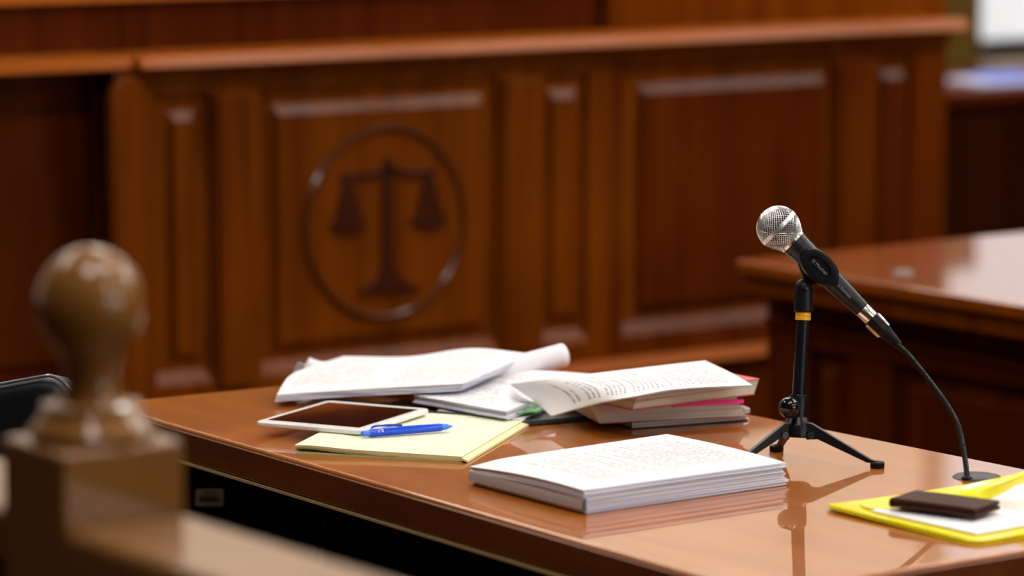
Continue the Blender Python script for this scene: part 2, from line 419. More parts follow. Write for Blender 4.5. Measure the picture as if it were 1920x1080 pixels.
for i in range(1, len(xs)-1, 2):
    board(xs[i], xs[i+1], ZO1, RAILZ-0.015); board(xs[i], xs[i+1], 0.0, ZO0)
    # sloping sill of each opening
    (fr if xs[i] < xsplit else fr2).prism([(xs[i], YB, ZO0), (xs[i], YB+0.014, ZO0), (xs[i], YB+0.014, ZO0+0.024)], (xs[i+1]-xs[i], 0, 0))
fr.build('frame', M['bench'], bench, smooth=False); fr2.build('frame', M['bench_dim'], bench, smooth=False)
bk = MB(); bk.box(xs[0], xs[-1], YB+0.014, YB+0.06, 0.02, RAILZ-0.02)
bk.build('backing', M['bench'], bench)
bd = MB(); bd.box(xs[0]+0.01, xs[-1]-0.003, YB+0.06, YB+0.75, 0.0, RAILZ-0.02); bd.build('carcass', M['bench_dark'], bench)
def field(px0, px1, m_, z0=0.545, z1=0.998, yb=YB, bev=0.022):
    x0, x1 = bx_(px0, yb), bx_(px1, yb)
    b = MB(); yf = yb+0.0015; yk = yb+0.0145
    o8 = [(x0, yk, z0), (x1, yk, z0), (x1, yk, z1), (x0, yk, z1), (x0+bev*.6, yf, z0+bev), (x1-bev*.6, yf, z0+bev), (x1-bev*.6, yf, z1-bev), (x0+bev*.6, yf, z1-bev)]
    b.add(o8, [(0, 1, 5, 4), (1, 2, 6, 5), (2, 3, 7, 6), (3, 0, 4, 7), (4, 5, 6, 7), (3, 2, 1, 0)])
    return b.build('raised_panel', m_, bench, smooth=False)
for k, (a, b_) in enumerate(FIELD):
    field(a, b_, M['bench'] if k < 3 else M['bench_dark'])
# flat stiles that stand forward between the openings
for a, b_ in ((404, 482), (944, 1006), (1566, 1630)):
    MB().box(bx_(a, YB), bx_(b_, YB), YB-0.012, YB, 0.50, 1.018).build('stile', M['bench'] if a < 1100 else M['bench_dim'], bench, bevel=0.003)
# round topped pilaster at the left end of the carved section
px0, px1 = bx_(215, YB-0.03), bx_(284, YB-0.03)
zt = PY(247, 142, YB-0.03).z; zs = PY(247, 185, YB-0.03).z
poly = [(px0, 0, 0.0), (px1, 0, 0.0)]
xm = (px0+px1)/2; hw = (px1-px0)/2
for q in range(0, 13):
    a = math.pi*q/12; poly.append((xm+hw*math.cos(a), 0, zs+(zt-zs)*(math.sin(a)**1.3)))
MB().prism([(x, YB-0.03, z) for x, _, z in poly], (0, 0.03, 0)).build('pilaster', M['bench'], bench, bevel=0.006)
# seam between the two sections
MB().box(bx_(1145, YB), bx_(1149, YB), YB-0.002, YB, 0.02, RAILZ-0.02).build('joint', M['carved'], bench, smooth=False)
# top rail: bull-nosed shelf
def nose(x0, x1, y0, y1, z0, z1, name, m_):
    h = z1-z0; e = h*0.16
    b = MB(); pr = [(x0, y1, z0), (x0, y1, z1), (x0, y0+(h-e)*0.58, z1), (x0, y0, z0+e), (x0, y0+e*.4, z0)]
    b.prism(pr, (x1-x0, 0, 0)); return b.build(name, m_, bench, bevel=0.0012)
nose(bx_(247, YB), bx_(1784, YB), YB-0.045, YB+0.12, RAILZ-0.013, RAILZ+0.009, 'top_rail', M['rail_wood'])
nose(xs[0], xs[-1], YB-0.018, YB, RAILZ-0.036, RAILZ-0.014, 'rail_moulding', M['bench'])
nose(bx_(262, YB), xs[-1]-0.005, YB-0.03, YB, 0.445, 0.469, 'base_moulding', M['rail_wood'])
# desk screen above the rail: higher in the middle
YU = YB+0.10
xj = bx_(1143, YU)
MB().box(bx_(248, YU), xj+0.06, YU+0.03, YU+0.06, RAILZ-0.01, 1.36).build('upper_screen', M['bench_dark'], bench, bevel=0.003)
MB().box(xj, bx_(1768, YU), YU, YU+0.03, RAILZ-0.01, 1.235).build('upper_screen', M['bench'], bench, bevel=0.003)
mz = PY(500, -9, YU).z
nose(bx_(-40, YU), xj, YU+0.005, YU+0.03, mz-0.004, mz+0.014, 'screen_moulding', M['rail_wood'])
# recessed section to the left of the pilaster
YR = YB+0.10
rx1 = bx_(216, YR); rx0 = rx1-1.0
b = MB(); b.box(rx0, rx1+0.03, YR+0.009, YR+0.05, 0, RAILZ-0.01); 
b.box(rx0, rx1+0.03, YR, YR+0.03, RAILZ-0.085, RAILZ-0.01); b.box(rx0, rx1, YR, YR+0.03, 0, 0.5)
b.build('recessed_frame', M['bench_dark'], bench, bevel=0.003)
zf = PY(100, 234, YR).z
bb = MB(); x0, x1 = rx0+0.1, bx_(178, YR); bv = 0.02
bb.add([(x0, YR+0.0095, 0.54), (x1, YR+0.0095, 0.54), (x1, YR+0.0095, zf+0.01), (x0, YR+0.0095, zf+0.01), (x0+bv, YR-0.002, 0.56), (x1-bv*.3, YR-0.002, 0.56), (x1-bv*.3, YR-0.002, zf-0.01), (x0+bv, YR-0.002, zf-0.01)],
       [(0, 1, 5, 4), (1, 2, 6, 5), (2, 3, 7, 6), (3, 0, 4, 7), (4, 5, 6, 7), (3, 2, 1, 0)])
bb.build('raised_panel', M['bench_dark'], bench, smooth=False)
nose(rx0, bx_(249, YB+0.02), YB-0.02, YR+0.1, RAILZ-0.013, RAILZ+0.009, 'top_rail', M['rail_wood'])
MB().box(rx0, bx_(246, YU), YU+0.03, YU+0.06, RAILZ-0.01, 1.36).build('upper_screen', M['bench_dark'], bench, bevel=0.003)

# carved emblem
cx, cz, cr_ = 3.581, 0.768, 0.174
em = MB()
R1 = []
n = 72
for i in range(n):
    a = 2*math.pi*i/n; ca, sa = math.cos(a), math.sin(a); ring = []
    for k in range(10):
        q = 2*math.pi*k/10; ring.append((cx+(cr_+0.0085*math.cos(q))*ca, YB+0.003+0.009*math.sin(q), cz+(cr_+0.0085*math.cos(q))*sa))
    R1.append(ring)
vs_ = [p for r in R1 for p in r]
fs_ = [(i*10+k, ((i+1) % n)*10+k, ((i+1) % n)*10+(k+1) % 10, i*10+(k+1) % 10) for i in range(n) for k in range(10)]
emb = em.add(vs_, fs_).build('emblem_ring', M['ring'], bench)
def epl(pts): return [Vector((PY(px, py, YB).x, YB-0.006, PY(px, py, YB).z)) for px, py in pts]
sc = MB()
D_ = (0, 0.011, 0)
sc.prism(epl([(722, 294), (732, 294), (736, 318), (737, 500), (748, 517), (784, 538), (782, 548), (676, 552), (678, 542), (704, 526), (716, 506), (718, 318)]), D_)
sc.prism(epl([(638, 326), (690, 323), (728, 310), (770, 319), (814, 316), (814, 329), (770, 331), (728, 326), (690, 336), (638, 338)]), D_)
for ax_, ay, by in ((652, 335, 420), (803, 327, 411)):
    sc.prism(epl([(ax_-5, ay), (ax_+5, ay), (ax_+26, by-8), (ax_+34, by), (ax_+26, by+14), (ax_, by+21), (ax_-24, by+14), (ax_-34, by), (ax_-24, by-8)]), D_)
sc.build('scales_of_justice', M['carved'], bench, bevel=0.002)

# ------------------------------------------------------------------ side desk on the right
SX = 3.847; SY = 4.625; SYe = 1.9
side = thing('side_desk', 'lower polished wooden desk with pale reflection, right of the big bench', 'desk', (SX+0.5, 3.6, 0))
def desk_top(poly, z0, z1, name, m_, par, bev):
    return MB().prism([(x, y, z0) for x, y in poly], (0, 0, z1-z0)).build(name, m_, par, bevel=bev, seg=3)
desk_top([(SX, SY), (SX, SYe), (SX+1.25, SYe), (SX+1.25, SY)], 0.725, 0.75, 'desktop', M['side_top'], side, 0.006)
b = MB().box(SX+0.012, SX+1.2, SYe+0.01, SY-0.01, 0.690, 0.725); b.build('apron', M['bench'], side, bevel=0.006)
bxf = SX+0.075
yl = PX(1437, 700, bxf).y
b = MB().box(bxf+0.02, SX+1.15, SYe+0.05, yl, 0, 0.69)
def xpanel(p0, p1, z0, z1):
    ya, yb_ = PX(p0, 700, bxf).y, PX(p1, 700, bxf).y; return ya, yb_
b.build('desk_body', M['bench_dark'], side)
sf = MB(); zt0, zt1 = 0.60, 0.10
ys = [yl, PX(1515, 700, bxf).y, PX(1590, 700, bxf).y, PX(1672, 700, bxf).y, 2.75, 2.6]
sf.box(bxf, bxf+0.02, SYe+0.05, yl, zt0, 0.69); sf.box(bxf, bxf+0.02, SYe+0.05, yl, 0, zt1)
for a, c in ((ys[1], ys[0]), (ys[3], ys[2]), (ys[5], ys[4]), (SYe+0.05, SYe+0.2)): sf.box(bxf, bxf+0.02, a, c, zt1, zt0)
sf.box(bxf-0.008, bxf, SYe+0.05, yl, 0.632, 0.645)
sf.build('desk_frame', M['bench_dark'], side, bevel=0.003)
for a, c in ((ys[2]+0.02, ys[1]-0.02), (ys[4]+0.03, ys[3]-0.03), (SYe+0.23, ys[5]-0.03)):
    bv = 0.014
    MB().add([(bxf+0.02, a, zt1+0.02), (bxf+0.02, c, zt1+0.02), (bxf+0.02, c, zt0-0.02), (bxf+0.02, a, zt0-0.02), (bxf+0.002, a+bv, zt1+0.04), (bxf+0.002, c-bv, zt1+0.04), (bxf+0.002, c-bv, zt0-0.04), (bxf+0.002, a+bv, zt0-0.04)],
             [(0, 1, 5, 4), (1, 2, 6, 5), (2, 3, 7, 6), (3, 0, 4, 7), (4, 5, 6, 7), (3, 2, 1, 0)]).build('raised_panel', M['bench_dark'], side, smooth=False)
# a small flush plate in the desktop
pc = P(1693, 512, 0.7505)
MB().lathe([(0, 0.018), (0.003, 0.017), (0.004, 0.015), (0.004, 0.002)], pc, (0, 0, 1), 28).build('cable_plate', mat('dull grey metal', (0.16, 0.14, 0.14), 0.5), side)

# ------------------------------------------------------------------ ledge, curtain and papers at the far right
# low wooden counter in front of the far wall
YC = 6.35
lz = PY(1880, 168, YC).z
ct = thing('wall_counter', 'dark wooden counter behind the bench, carrying bright papers', 'counter', (bx_(1900, YC)+0.4, YC+0.3, 0))
cxa = bx_(1700, YC)
MB().box(cxa, cxa+1.9, YC, YC+0.55, lz-0.03, lz).build('counter_top', M['bench_dark'], ct, bevel=0.004)
MB().box(cxa+0.02, cxa+1.88, YC+0.03, YC+0.5, 0, lz-0.03).build('counter_body', M['wall_dark'], ct)
a = P(1846, 163, lz+0.001)
g = quad(a, a+Vector((0.42, -0.04, 0)), a+Vector((0.46, 0.15, 0)), a+Vector((0.03, 0.17, 0)))
tag(MB().slab(off(g, 0.012), 0.0115).build('paper_pile', M['pale_paper'], None, bevel=0.001), 'pale blue papers on the far counter at the right edge', 'papers')
g2 = quad(a+Vector((0.07, 0.04, 0.0)), a+Vector((0.2, 0.03, 0.0)), a+Vector((0.22, 0.13, 0.0)), a+Vector((0.09, 0.14, 0.0)))
tag(MB().slab(off(g2, 0.022), 0.0095).build('document_folder', M['blue_paper'], None, bevel=0.001), 'bright blue folder on the pale papers of the far counter', 'folder')
YP = YW-0.16
px0_, px1_ = bx_(1745, YP), bx_(1834, YP)
rp_ = P(1800, 507, TZ_); dv = ray(1800, 507); dv.z = -dv.z
pz = (rp_ + dv*((YP-rp_.y)/dv.y)).z
sp0 = thing('partition_panel', 'olive brown upright panel left of the bright window', 'panel', ((px0_+px1_)/2, YP, 0))
MB().box(px0_, px1_, YP, YP+0.04, 0.03, pz).build('board', M['olive'], sp0, bevel=0.004)
MB().box(px0_, px1_, YP-0.01, YP+0.05, 0, 0.03).build('foot_rail', M['wall_dark'], sp0)

# ------------------------------------------------------------------ main table
TZ = 0.75
TL, TF, TR, TB = (2.226, 3.962), (2.196, 2.60), (2.884, 2.585), (2.838, 3.925)
table = thing('attorney_table', 'polished orange brown wooden table covered with papers', 'table', (2.52, 3.28, 0))
tt = MB().prism([(*p, TZ-0.036) for p in (TL, TF, TR, TB)], (0, 0, 0.036)).build('tabletop', M['table'], table, bevel=0.0035, seg=3)
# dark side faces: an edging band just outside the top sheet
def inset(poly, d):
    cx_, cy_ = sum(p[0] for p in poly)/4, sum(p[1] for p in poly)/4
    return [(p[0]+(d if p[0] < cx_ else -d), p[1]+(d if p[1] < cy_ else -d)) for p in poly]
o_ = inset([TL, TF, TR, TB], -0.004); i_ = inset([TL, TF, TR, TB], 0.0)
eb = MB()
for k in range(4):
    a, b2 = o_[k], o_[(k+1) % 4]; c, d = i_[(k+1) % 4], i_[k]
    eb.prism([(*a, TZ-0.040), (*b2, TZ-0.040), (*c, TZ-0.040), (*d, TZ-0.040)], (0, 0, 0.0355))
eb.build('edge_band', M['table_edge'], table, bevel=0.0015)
q_ = inset([TL, TF, TR, TB], -0.0055)
sb = MB()
for k in range(4):
    a, b2 = q_[k], q_[(k+1) % 4]; c, d = i_[(k+1) % 4], i_[k]
    sb.prism([(*a, TZ-0.0445), (*b2, TZ-0.0445), (*c, TZ-0.0445), (*d, TZ-0.0445)], (0, 0, 0.003))
sb.build('edge_strip', M['strip'], table)
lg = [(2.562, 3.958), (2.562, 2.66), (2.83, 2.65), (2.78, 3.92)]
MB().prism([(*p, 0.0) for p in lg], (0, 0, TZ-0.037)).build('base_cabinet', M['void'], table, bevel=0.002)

# black equipment case under the table overhang, with the inventory sticker
kc = PX(392, 933, 2.42)
xd = RT.copy(); yd = Vector((0, 0, 1)); nd = xd.cross(yd)   # nd faces the camera side
if nd.dot(FW) > 0: nd = -nd
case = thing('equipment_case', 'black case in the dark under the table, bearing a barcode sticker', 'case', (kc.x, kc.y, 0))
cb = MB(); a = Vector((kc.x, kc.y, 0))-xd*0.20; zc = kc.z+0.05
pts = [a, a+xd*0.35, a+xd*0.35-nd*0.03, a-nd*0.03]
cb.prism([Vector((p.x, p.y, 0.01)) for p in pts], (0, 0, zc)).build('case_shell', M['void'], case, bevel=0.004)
s0 = kc+nd*0.0012
def sp_(u, v, o=0): return s0+xd*u+yd*v+nd*o
hw, hh = 0.0186, 0.0112
rp = []
for qx, qy, a0 in ((hw, hh, 0), (-hw, hh, 90), (-hw, -hh, 180), (hw, -hh, 270)):
    for k in range(5):
        a = math.radians(a0+90*k/4); r = 0.002
        rp.append(sp_(qx-math.copysign(r, qx)+r*math.cos(a)+0.0006*(qy > 0), qy-math.copysign(r, qy)+r*math.sin(a)))
sk = MB().prism(rp, -nd*0.001).build('barcode_sticker', M['sticker'], case, smooth=False)
br = MB(); u = -0.0135; random.seed(3)
while u < 0.0135:
    w_ = random.choice((0.0004, 0.0006, 0.0009)); br.prism([sp_(u, -0.0052, 0.0004), sp_(u+w_, -0.0052, 0.0004), sp_(u+w_, 0.0018, 0.0004), sp_(u, 0.0018, 0.0004)], -nd*0.0003); u += w_+random.choice((0.0003, 0.0005))
for k, (x0, x1) in enumerate(((-0.010, 0.010), (-0.006, 0.006))):
    v = 0.0078-k*0.0028; u = x0
    while u < x1:
        w_ = random.uniform(0.0006, 0.0016); br.prism([sp_(u, v, 0.0004), sp_(u+w_, v, 0.0004), sp_(u+w_, v+0.0011, 0.0004), sp_(u, v+0.0011, 0.0004)], -nd*0.0003); u += w_+0.0004
br.build('barcode', M['sticker_ink'], sk, smooth=False)

# cable grommet with cable notch
gc = P(1832, 895, TZ)
gr = MB()
gr.lathe([(0.0002, 0.0285), (0.0018, 0.0265), (0.0026, 0.0235), (0.0026, 0.001)], gc, (0, 0, 1), 48)
gro = gr.build('cable_grommet', M['grommet'], table)
hole = P(1813, 896, TZ+0.0028)
MB().lathe([(0, 0.0065), (0.0004, 0.0065)], hole, (0, 0, 1), 24, squash=1.0).build('cable_hole', M['void'], gro)

# ------------------------------------------------------------------ foreground rail with newel post
gate = thing('wooden_railing', 'tan wooden railing with a ball-topped post in the near left foreground', 'railing', (1.37, 2.44, 0))
GX0, GX1, GY0, GY1 = 1.316, 1.428, 2.404, 2.506
zblk = PX(60, 832, GX0).z
MB().box(GX0, GX1, GY0, GY1, 0, 1.012).build('post', M['post'], gate, bevel=0.005)
gx, gy = (GX0+GX1)/2, (GY0+GY1)/2
d0 = (Vector((gx, gy, 1))-CAM).dot(FW)
def zpx(y): return PD(182, y, d0).z
zc = zpx(566)
pr = [(1.010, 0.050), (1.020, 0.051), (1.026, 0.046)]
zn = zpx(738); zb = zpx(800)
pr += [(zb+0.02, 0.040), ((zb+zn)/2+0.006, 0.036), (zn-0.004, 0.027), (zn+0.008, 0.0215), (zn+0.020, 0.021)]
R_ = 0.0435
for k in range(0, 19):
    a = math.radians(-52+142*k/18); pr.append((zc+R_*1.08*math.sin(a), R_*math.cos(a)+ (0 if k < 18 else 0.0002)))
pr.sort(key=lambda t: t[0])
MB().lathe([(z-1.0, r) for z, r in pr], (gx, gy, 1.0), (0, 0, 1), 48).build('ball_finial', M['post'], gate)
rz = 0.952
for ya, yb_ in ((0.9, GY0), (GY1, 3.25)):
    rl = MB(); rl.box(1.316, 1.430, ya, yb_, rz-0.045, rz)
    rl.build('handrail', M['post'], gate, bevel=0.010, seg=4)
    MB().box(1.345, 1.40, ya, yb_, 0.05, rz-0.045).build('railing_panel', M['wall_dark'], gate)

# ------------------------------------------------------------------ black chair at the left edge
chp = P(140, 700, 0.85)
ch = thing('office_chair', 'black padded chair with shiny rim, at the left edge', 'chair', (chp.x-0.16, chp.y+0.12, 0))
# backrest: a curved padded board whose top edge runs left out of the picture
dr = (RT*1.0+Vector((0, 0, 0))).normalized(); dn = Vector((-dr.y, dr.x, 0))
def backpt(s, z, o=0.0):   # s metres to the left of the right edge
    base = Vector((chp.x, chp.y, z)) - dr*s
    bow = 0.05*((s-0.22)/0.22)**2
    return base + dn*(bow*-1.0+o-0.0+0.05)
nI, nJ = 26, 20
def topz(s): 
    q = min(s, 0.44-s)/0.03
    edge = -0.018*(1-min(q, 1))**2
    return 0.846-0.036*max(0, (s-0.03))/0.16 + edge if s < 0.22 else 0.846-0.036*max(0, (0.44-s-0.03))/0.16+edge
g = [[backpt(0.44*i/(nI-1), 0.46+(topz(0.44*i/(nI-1))-0.46)*j/(nJ-1)) for i in range(nI)] for j in range(nJ)]
bb = MB().grid(g).build('backrest', M['chair'], ch)
sm = bb.modifiers.new('solid', 'SOLIDIFY'); sm.thickness = 0.05; sm.offset = 0
bv = bb.modifiers.new('bev', 'BEVEL'); bv.width = 0.015; bv.segments = 4; bv.limit_method = 'ANGLE'; bv.angle_limit = 1.0
MB().tube([backpt(0.44*i/59, topz(0.44*i/59)+0.003, -0.022) for i in range(60)], 0.0022, 8).build('rim_piping', M['piping'], ch)
cc = Vector((chp.x, chp.y, 0))-dr*0.22+dn*0.28
sq = [cc-dr*0.22-dn*0.21, cc+dr*0.22-dn*0.21, cc+dr*0.22+dn*0.21, cc-dr*0.22+dn*0.21]
MB().prism([Vector((p.x, p.y, 0.43)) for p in sq], (0, 0, 0.06)).build('seat', M['chair'], ch, bevel=0.025, seg=3)
MB().tube([Vector((cc.x, cc.y, 0.08)), Vector((cc.x, cc.y, 0.43))], 0.025).build('gas_lift', M['black_metal'], ch)
MB().prism([backpt(0.19, 0.42, 0.02), backpt(0.25, 0.42, 0.02), backpt(0.25, 0.56, 0.03), backpt(0.19, 0.56, 0.03)], dn*0.012).build('back_bracket', M['black_metal'], ch)
for k in range(5):
    a = 2*math.pi*k/5
    e = Vector((cc.x+0.26*math.cos(a), cc.y+0.26*math.sin(a), 0.065))
    lgo = MB().tube([Vector((cc.x, cc.y, 0.10)), e], [0.022, 0.014]).build('leg', M['black_metal'], ch)
    MB().lathe([(-0.012, 0.028), (0.012, 0.028)], e-Vector((0, 0, 0.036)), (math.cos(a+1.5), math.sin(a+1.5), 0), 20).build('caster', M['rubber'], lgo)

exec_parts = []
# ------------------------------------------------------------------ case file (front stack of printed sheets)
FZ = TZ+0.0006
n0 = P(1093, 966, TZ)
file_ = thing('document_stack', 'thick stack of printed white sheets nearest the table edge', 'document stack', (n0.x+0.14, n0.y+0.10, TZ))
LX, LY = 0.288, 0.214
def fgrid(x0, x1, y0, y1, z, k, ni=14, nj=12):
    """k 0..1 level in the stack: the upper levels dome and their left edge droops"""
    g = []
    for j in range(nj):
        v = j/(nj-1); r = []
        for i in range(ni):
            u = i/(ni-1)
            dz = k*(0.0045*math.sin(math.pi*(0.15+0.85*v))*(1-0.35*u) + 0.0035*v*u - 0.004*math.exp(-((u)/0.10)**2)*(v) )
            r.append(Vector((x0+(x1-x0)*u, y0+(y1-y0)*v, z+dz)))
        g.append(r)
    return g
random.seed(11)
levels = 9; th = 0.0245/levels
pg = MB(); top = None
for k in range(levels):
    jx = random.uniform(-0.003, 0.004); jy = random.uniform(-0.0018, 0.0018)
    z1_ = FZ+th*(k+1); q = (k+1)/levels
    g = fgrid(n0.x+0.001+jx*0.3+(0.004 if k < 6 else 0), n0.x+LX+jx+0.004*(1-q), n0.y+jy, n0.y+LY+jy, z1_-0.0003, q)
    pg.slab(g, th-(0.0005, 0.0010, 0.0004, 0.0008)[k % 4])
pg.build('pages', M['paper_layers'], file_, smooth=True, angle=30)
g = fgrid(n0.x, n0.x+LX, n0.y-0.0005, n0.y+LY, FZ+th*levels+0.0007, 1.0, 24, 20)
gt = [[g[j][i] for j in range(20)] for i in range(24)]
MB().slab(gt, 0.0006).build('top_sheet', M['print_file'], file_)
# soft back cover wrapping up the left edge
cov = []
for t in [(LX, 0.0), (0.012, 0.0), (0.003, 0.001), (-0.0008, 0.005), (-0.0012, 0.011), (0.0008, 0.0165), (0.004, 0.0185)]:
    cov.append([Vector((n0.x+t[0], n0.y+0.0+LY*j/7, FZ+t[1])) for j in range(8)])
M['cover_grey'] = mat('soft grey plastic cover', (0.42, 0.38, 0.38), 0.35, coat=0.3)
co = MB().grid(cov).build('back_cover', M['cover_grey'], file_)
tb = MB()
tb.slab(quad((n0.x+LX, n0.y+0.005, FZ+0.004), (n0.x+LX+0.012, n0.y+0.002, FZ+0.005), (n0.x+LX+0.010, n0.y+0.03, FZ+0.005), (n0.x+LX, n0.y+0.03, FZ+0.004)), 0.0008)
tb.build('divider_tab', M['cream'], file_)
MB().tube([(n0.x+LX-0.002, n0.y+0.03, FZ+0.0185), (n0.x+LX+0.006, n0.y+0.025, FZ+0.020), (n0.x+LX+0.010, n0.y+0.024, FZ+0.018)], 0.0014, 8).build('binding_tie', M['paper'], file_)

# ------------------------------------------------------------------ legal pad
a = P(549, 851, TZ); bq = P(866, 868, TZ); cq = P(917, 782, TZ)
ex = (bq-a); W_ = ex.length; ex.normalize(); ey = Vector((-ex.y, ex.x, 0)); D__ = 0.272
pad = thing('legal_pad', 'yellow ruled writing pad with its pages folded under', 'notepad', a+ex*0.1+ey*0.1)
def PP(s, t, z): 
    o = a+ex*s+ey*t; return Vector((o.x, o.y, TZ+z))
# flipped pages: nested U shaped sheets around the left edge
fl = MB()
for k in range(4):
    r = 0.0049-0.0009*k; z0 = 0.0005+0.0007*k
    prof = [(W_-0.003*k, z0), (W_*0.6, z0), (0.02, z0)]
    cz_ = z0+r
    for q in range(7):
        an = -math.pi/2-math.pi*q/6; prof.append((0.008+r*math.cos(an)*0.9-0.001*k, cz_+r*math.sin(an)))
    prof += [(0.03, cz_+r), (0.08, max(z0+0.0012, cz_+r-0.0032)), (0.15, z0+0.0010)]
    gp = [[PP(s, D__*j/9, z) for j in range(10)] for s, z in smooth_pts([(s, z, 0) for s, z in prof], 40).__iter__() and [(v.x, v.y) for v in smooth_pts([(s, z, 0) for s, z in prof], 40)]]
    fl.slab(gp, 0.0004)
fl.build('folded_pages', M['pad_edge'], pad)
def ptop(s): 
    t = s/W_; return 0.0098+0.0018*math.exp(-((t-0.12)/0.16)**2)-0.0022*t
gp = [[PP(0.002+(W_-0.002)*i/23, D__*j/11, ptop(0.002+(W_-0.002)*i/23)) for i in range(24)] for j in range(12)]
MB().slab(off(gp, -0.0006), lambda i, j: 0.0016+0.0034*min(1, i/20)).build('page_block', M['pad_edge'], pad)
MB().slab(gp, 0.0005).build('ruled_sheet', M['pad'], pad)
MB().slab([[PP(W_-0.001+0.008*i, D__*j/9, 0.0030+0.0035*(1-i)) for i in range(2)] for j in range(10)], 0.0026).build('board_backing', M['pad_bind'], pad)

# ------------------------------------------------------------------ tablet
ta = P(477, 790, 0.7680); tb_ = P(675, 807, 0.7680); tc_ = P(808, 766, 0.7680); td = tb_*0
e1 = (tb_-ta); e2 = (tc_-tb_)
td = ta+e2
tab = thing('tablet', 'white framed tablet with dark screen lying partly on the yellow pad', 'tablet', (ta+tc_)/2)
nrm = e1.cross(e2).normalized()
if nrm.z < 0: nrm = -nrm
def rrect(o, u, v, r, inset_, lift, n=6):
    U, V = u.normalized(), v.normalized(); lu, lv = u.length, v.length; out = []
    for cxx, cyy, a0 in ((lu-inset_-r, inset_+r, -90), (lu-inset_-r, lv-inset_-r, 0), (inset_+r, lv-inset_-r, 90), (inset_+r, inset_+r, 180)):
        for k in range(n):
            a_ = math.radians(a0+90*k/(n-1)); out.append(o+U*(cxx+r*math.cos(a_))+V*(cyy+r*math.sin(a_))+nrm*lift)
    return out
MB().prism(rrect(ta, e1, e2, 0.009, 0, -0.0062), nrm*0.0062).build('shell', M['white_plastic'], tab, bevel=0.002, seg=3)
i1 = 0.0085
def rr2(o, u, v, ix, iy, lift):
    U, V = u.normalized(), v.normalized(); lu, lv = u.length, v.length
    return [o+U*ix+V*iy+nrm*lift, o+U*(lu-ix)+V*iy+nrm*lift, o+U*(lu-ix)+V*(lv-iy)+nrm*lift, o+U*ix+V*(lv-iy)+nrm*lift]
MB().prism(rr2(ta, e1, e2, 0.010, 0.016, 0.0001), nrm*0.0004).build('screen', M['screen'], tab, smooth=False)
hb = ta.lerp(tb_, 0.5)+e2.normalized()*0.008
MB().lathe([(0, 0.0035), (0.0003, 0.0035)], hb, nrm, 24).build('home_button', mat('pale grey ring', (0.62, 0.62, 0.62), 0.4), tab)

# ------------------------------------------------------------------ pen
pa = P(678, 813, 0.7652); pb = P(851, 799, 0.7650)
pd_ = (pb-pa); PL = pd_.length; pd_.normalize()
pen = thing('ballpoint_pen', 'bright blue plastic pen lying across the yellow pad', 'pen', pa+pd_*0.06)
MB().lathe([(0.010, 0.0048), (0.012, 0.0053), (0.05, 0.0053), (0.104, 0.0050), (0.106, 0.0046)], pa, pd_, 24).build('barrel', M['blue'], pen)
MB().lathe([(0, 0.0025), (0.001, 0.0036), (0.007, 0.0040), (0.010, 0.0045)], pa, pd_, 24).build('end_cap', M['blue_light'], pen)
MB().lathe([(0.100, 0.0050), (PL-0.020, 0.0047), (PL-0.008, 0.0034), (PL-0.0075, 0.0026), (PL-0.002, 0.0010)], pa, pd_, 24).build('grip', M['blue_light'], pen)
MB().lathe([(PL-0.003, 0.0010), (PL+0.001, 0.0005)], pa, pd_, 12).build('tip', M['nickel'], pen)
side_ = Vector((0, 0, 1)); sdd = (pd_.cross(side_)).normalized()
up2 = (side_*0.85-sdd*0.5).normalized()
if (up2-side_*0.85).dot(FW) < 0: up2 = (side_*0.85+sdd*0.5).normalized()
cpt = [pa+pd_*s+up2*h for s, h in ((0.014, 0.0055), (0.020, 0.0082), (0.04, 0.0080), (0.055, 0.0064))]
MB().tube(smooth_pts(cpt, 16), [0.0014]*16, 8).build('clip', M['blue_dark'], pen)
sidef = (-FW+Vector((0, 0, 0.4))).normalized(); sidef = (sidef-pd_*sidef.dot(pd_)).normalized()
xl = -pd_; yl_ = sidef.cross(xl)
lettering('0.7', 0.0062, pa+pd_*0.023+sidef*0.0062, xl, yl_, M['white_ink'], pen)

# ------------------------------------------------------------------ black folder under the back papers
fb = thing('document_wallet', 'flat black folder lying under the white papers', 'folder', P(950, 760, TZ))
g = quad(P(700, 758, TZ+0.007), P(952, 793, TZ+0.007), P(1180, 772, TZ+0.007), P(935, 722, TZ+0.007), 6, 6)
MB().slab(g, 0.0064).build('folder_boards', M['black_folder'], fb, bevel=0.001)

# ------------------------------------------------------------------ bundles of papers at the back
# right-hand bundle with the curled pages
D2 = thing('document_stack', 'white papers with one page curled over, right of the open document', 'document stack', P(940, 740, TZ+0.008))
c2 = [[P(775, 741, .771), P(830, 750, .772), P(890, 761, .772), P(948, 771, .771)],
      [P(850, 716, .776), P(900, 728, .777), P(965, 738, .777), P(1030, 740, .776)],
      [P(915, 690, .784), P(975, 693, .784), P(1040, 696, .784), P(1106, 701, .783)]]
g2_ = surf(c2, 22, 16)
MB().slab(g2_, 0.0006).build('top_sheet', M['print_dense'], D2)
lay = MB(); random.seed(5)
for k in range(5):
    lay.slab(off(g2_, -0.0012-0.0021*k, random.uniform(-0.002, 0.004), random.uniform(-0.004, 0.002)), 0.0016)
lay.build('pages', M['paper_layers'], D2)
lw = quad(P(820, 769, .7590), P(975, 787, .7590), P(1060, 750, .7590), P(900, 735, .7590), 6, 6)
MB().slab(lw, 0.0012).build('loose_sheet', M['paper'], D2)
tg = quad(P(968, 775, .7650), P(1010, 770, .7650), P(1020, 764, .7650), P(985, 766, .7650), 3, 3)
MB().slab(tg, 0.0012).build('index_tab', M['green'], D2)
